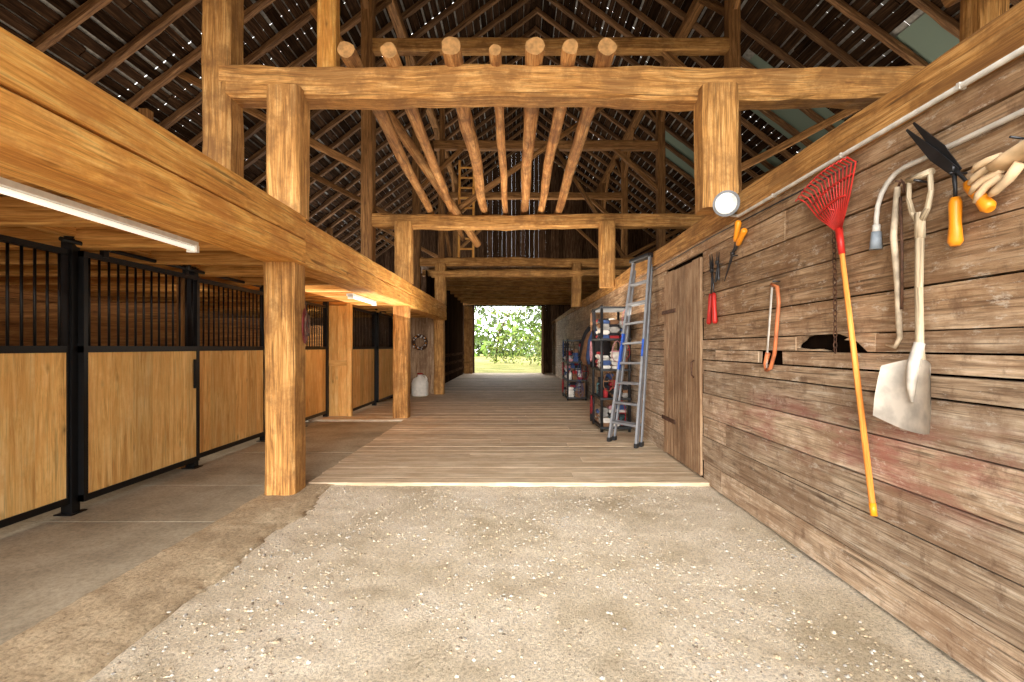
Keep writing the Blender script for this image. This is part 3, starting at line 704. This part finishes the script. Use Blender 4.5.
# ------------------------------------------------------------------ shelving racks with tack
CL = [plain('cloth_red', (170, 44, 48), .9), plain('cloth_blue', (62, 84, 130), .9), plain('cloth_teal', (90, 126, 130), .9), plain('cloth_black', (38, 36, 40), .9), plain('cloth_grey', (160, 156, 150), .9), plain('cloth_pink', (196, 136, 140), .9), plain('cloth_white', (226, 220, 210), .9), plain('cloth_brown', (130, 94, 66), .9)]
def rack(x0, x1, y0, y1, zs, name):
    root = empty(name); b = MB()
    for x in (x0, x1):
        for y in (y0, y1): b.tube([(x, y, .03), (x, y, zs[-1]+.02)], .025, 12, 0)
    for z in zs:
        b.box((x0-.03, y0-.03, z-.035), (x1+.03, y1+.03, z), 0, 0)
    b.build('rack_frame', [M_blackpl], root)
    c = MB()
    for z, zn in zip(zs[:-1], zs[1:]):
        y = y0+.08
        while y < y1-.05:
            x = x0+.08
            while x < x1-.04:
                st = 0; hh = U(.05, (zn-z)-.14); w = U(.07, .13)
                ml = random.choice((3, 4, 4, 6, 6, 7, 0, 1, 2))
                if R() < .3:
                    rr = U(.04, .06); ht = U(.15, min(.28, hh+.1)); c.tube([(x, y, z), (x, y, z+ht*.75), (x, y, z+ht*.85), (x, y, z+ht)], [rr, rr, rr*.5, rr*.4], 12, ml)
                else:
                    while st < hh:
                        t = U(.04, .1); c.beam((x, y-.07, z+st+t/2), (x, y+.1, z+st+t/2), w*1.5, t, ch=.35, wob=.016, seg=4, mat=ml if R() < .5 else random.choice((3, 4, 0, 5, 6, 7, 1))); st += t
                x += w*1.6
            y += .2
    c.build('folded_tack', CL, root)
    h = MB()
    for k in range(12):
        zt = random.choice(zs[1:])-.04; yy = y0+(y1-y0)*R(); face = R() < .5
        x = x0-.05 if face else U(x0, x1); y = yy if face else y0-.05; wd = U(.05, .1); ln = U(.3, .5); m = random.choice((0, 3, 3, 3, 5, 1, 7))
        pts = []
        for t in range(13):
            a = 2*math.pi*t/12; u = wd*math.sin(a)*(1-.3*math.cos(a)); w = -ln/2+ln/2*math.cos(a)
            pts.append((x+(0 if face else u), y+(u if face else 0), zt+w))
        h.tube(pts, .011, 6, m, flat=.6); h.tube([pts[3], pts[9]], .01, 6, m)
    h.build('halters', CL, root)
rack(1.5, 1.98, 8.3, 9.2, [.12, .62, 1.12, 1.65, 2.2], 'storage_shelf')
rack(1.45, 1.95, 13.2, 14.4, [.12, .6, 1.1, 1.7], 'storage_shelf')
b = MB()
for (y, z, m) in ((10.4, 1.9, 3), (11.0, 1.8, 3), (11.6, 1.85, 1), (12.3, 1.8, 7), (12.8, 1.9, 3)):
    b.tube([(1.98, y, z+.15), (1.96, y, z), (1.92, y, z-.2), (1.9, y, z-.6), (1.92, y, z-.75)], [.03, .12, .16, .2, .18], 12, m, flat=.6, wob=.3)
    b.tube([(2.1, y, z+.17), (1.97, y, z+.17)], .008, 6, 3)
b.build('hanging_coats', CL)

# ------------------------------------------------------------------ hedgerow outside
b = MB()
def leaves(b, c, r, n, mat, sz):
    for k in range(n):
        d = Vector((random.gauss(0, 1), random.gauss(0, 1), random.gauss(0, 1))).normalized()*(R()**.4)
        p = Vector((c[0]+d.x*r[0], c[1]+d.y*r[1], c[2]+d.z*r[2]))
        if p.z < 0: continue
        u = Vector((random.gauss(0, 1), random.gauss(0, 1), random.gauss(0, 1))).normalized(); w = u.cross(Vector((R()-.5, R()-.5, R()-.5))).normalized(); s = sz*U(.6, 1.3)
        i = len(b.v); b.v += [p-u*s, p-w*s*.45, p+u*s, p+w*s*.45]; b.face([i, i+1, i+2, i+3], [(0, 0)]*4, mat, R())
for k in range(26):
    x = U(-11, 10); y = U(38, 46); h = U(1.4, 2.5); leaves(b, (x, y, h*.7), (1.9, 1.5, h), 420, random.choice((0, 1)), .14)
leaves(b, (1.7, 36, 4.3), (1.9, 1.5, 1.5), 900, 0, .13); leaves(b, (-3.2, 38, 4.7), (1.7, 1.5, 1.2), 650, 0, .13); leaves(b, (-.2, 46, 5.2), (2.9, 1.5, 1.0), 400, 1, .14)
b.tube([(2.6, 36.4, -.05), (2.5, 36.3, 2.2), (2.1, 36, 4.2)], [.16, .12, .06], 10, 2); b.tube([(-4.4, 38.4, -.05), (-4.3, 38.2, 2.5), (-3.8, 38, 4.6)], [.14, .1, .05], 10, 2)
b.tube([(-1.9, 46, -.05), (-1.5, 46, 3), (-.2, 46, 5.4)], [.1, .08, .04], 10, 2)
b.build('hedgerow_trees', [M_leaf, M_leaf2, M_dark])
b = MB(); leaves(b, (0, 80, 0), (60, 3, 7.5), 9000, 0, .7); b.build('distant_treeline', [M_leaf])

# ------------------------------------------------------------------ light
sc = bpy.context.scene
w = bpy.data.worlds.new('World'); sc.world = w; w.use_nodes = True; nt = w.node_tree
bg = nt.nodes['Background']; bg.inputs[0].default_value = (0.97, 0.98, 1.0, 1); bg.inputs[1].default_value = 4.6
sun = bpy.data.lights.new('sun', 'SUN'); sun.energy = 9.5; sun.angle = math.radians(50); sun.color = (1, .96, .90)
so = bpy.data.objects.new('sun', sun); so.rotation_euler = Vector((.10, .93, -.34)).to_track_quat('-Z', 'Y').to_euler(); so.location = (0, -20, 15); bpy.context.collection.objects.link(so)
def area(name, loc, direc, sx, sy, e, col=(1, .9, .76)):
    l = bpy.data.lights.new(name, 'AREA'); l.shape = 'RECTANGLE'; l.size = sx; l.size_y = sy; l.energy = e; l.color = col
    o = bpy.data.objects.new(name, l); o.location = loc; o.rotation_euler = Vector(direc).to_track_quat('-Z', 'Y').to_euler(); bpy.context.collection.objects.link(o)
area('roof_fill', (-5.6, 9, 2.95), (.25, 0, 1), 3, 14, 400)  # unseen fill lights added above the loft floors to brighten the roof
area('roof_fill', (5.6, 9, 2.95), (-.25, 0, 1), 3, 14, 400)
area('roof_fill', (.7, 21, 4.3), (0, 0, 1), 4, 8, 260)
for yy in (3.4, 7.2, 11.4): area('stall_fill', (-4.6, yy, 2.30), (-.5, 0, -1), .4, .3, 24)  # added fill inside the stalls, no fixture there, hidden behind the front header

cam = bpy.data.cameras.new('camera'); cam.lens = 16.875; cam.sensor_width = 36; cam.shift_x = -3/1024; cam.shift_y = 6/1024; cam.clip_start = .05; cam.clip_end = 300
co = bpy.data.objects.new('camera', cam); co.location = (0, 0, 1.5); co.rotation_euler = (math.radians(90), 0, 0); bpy.context.collection.objects.link(co); sc.camera = co
sc.view_settings.view_transform = 'Standard'
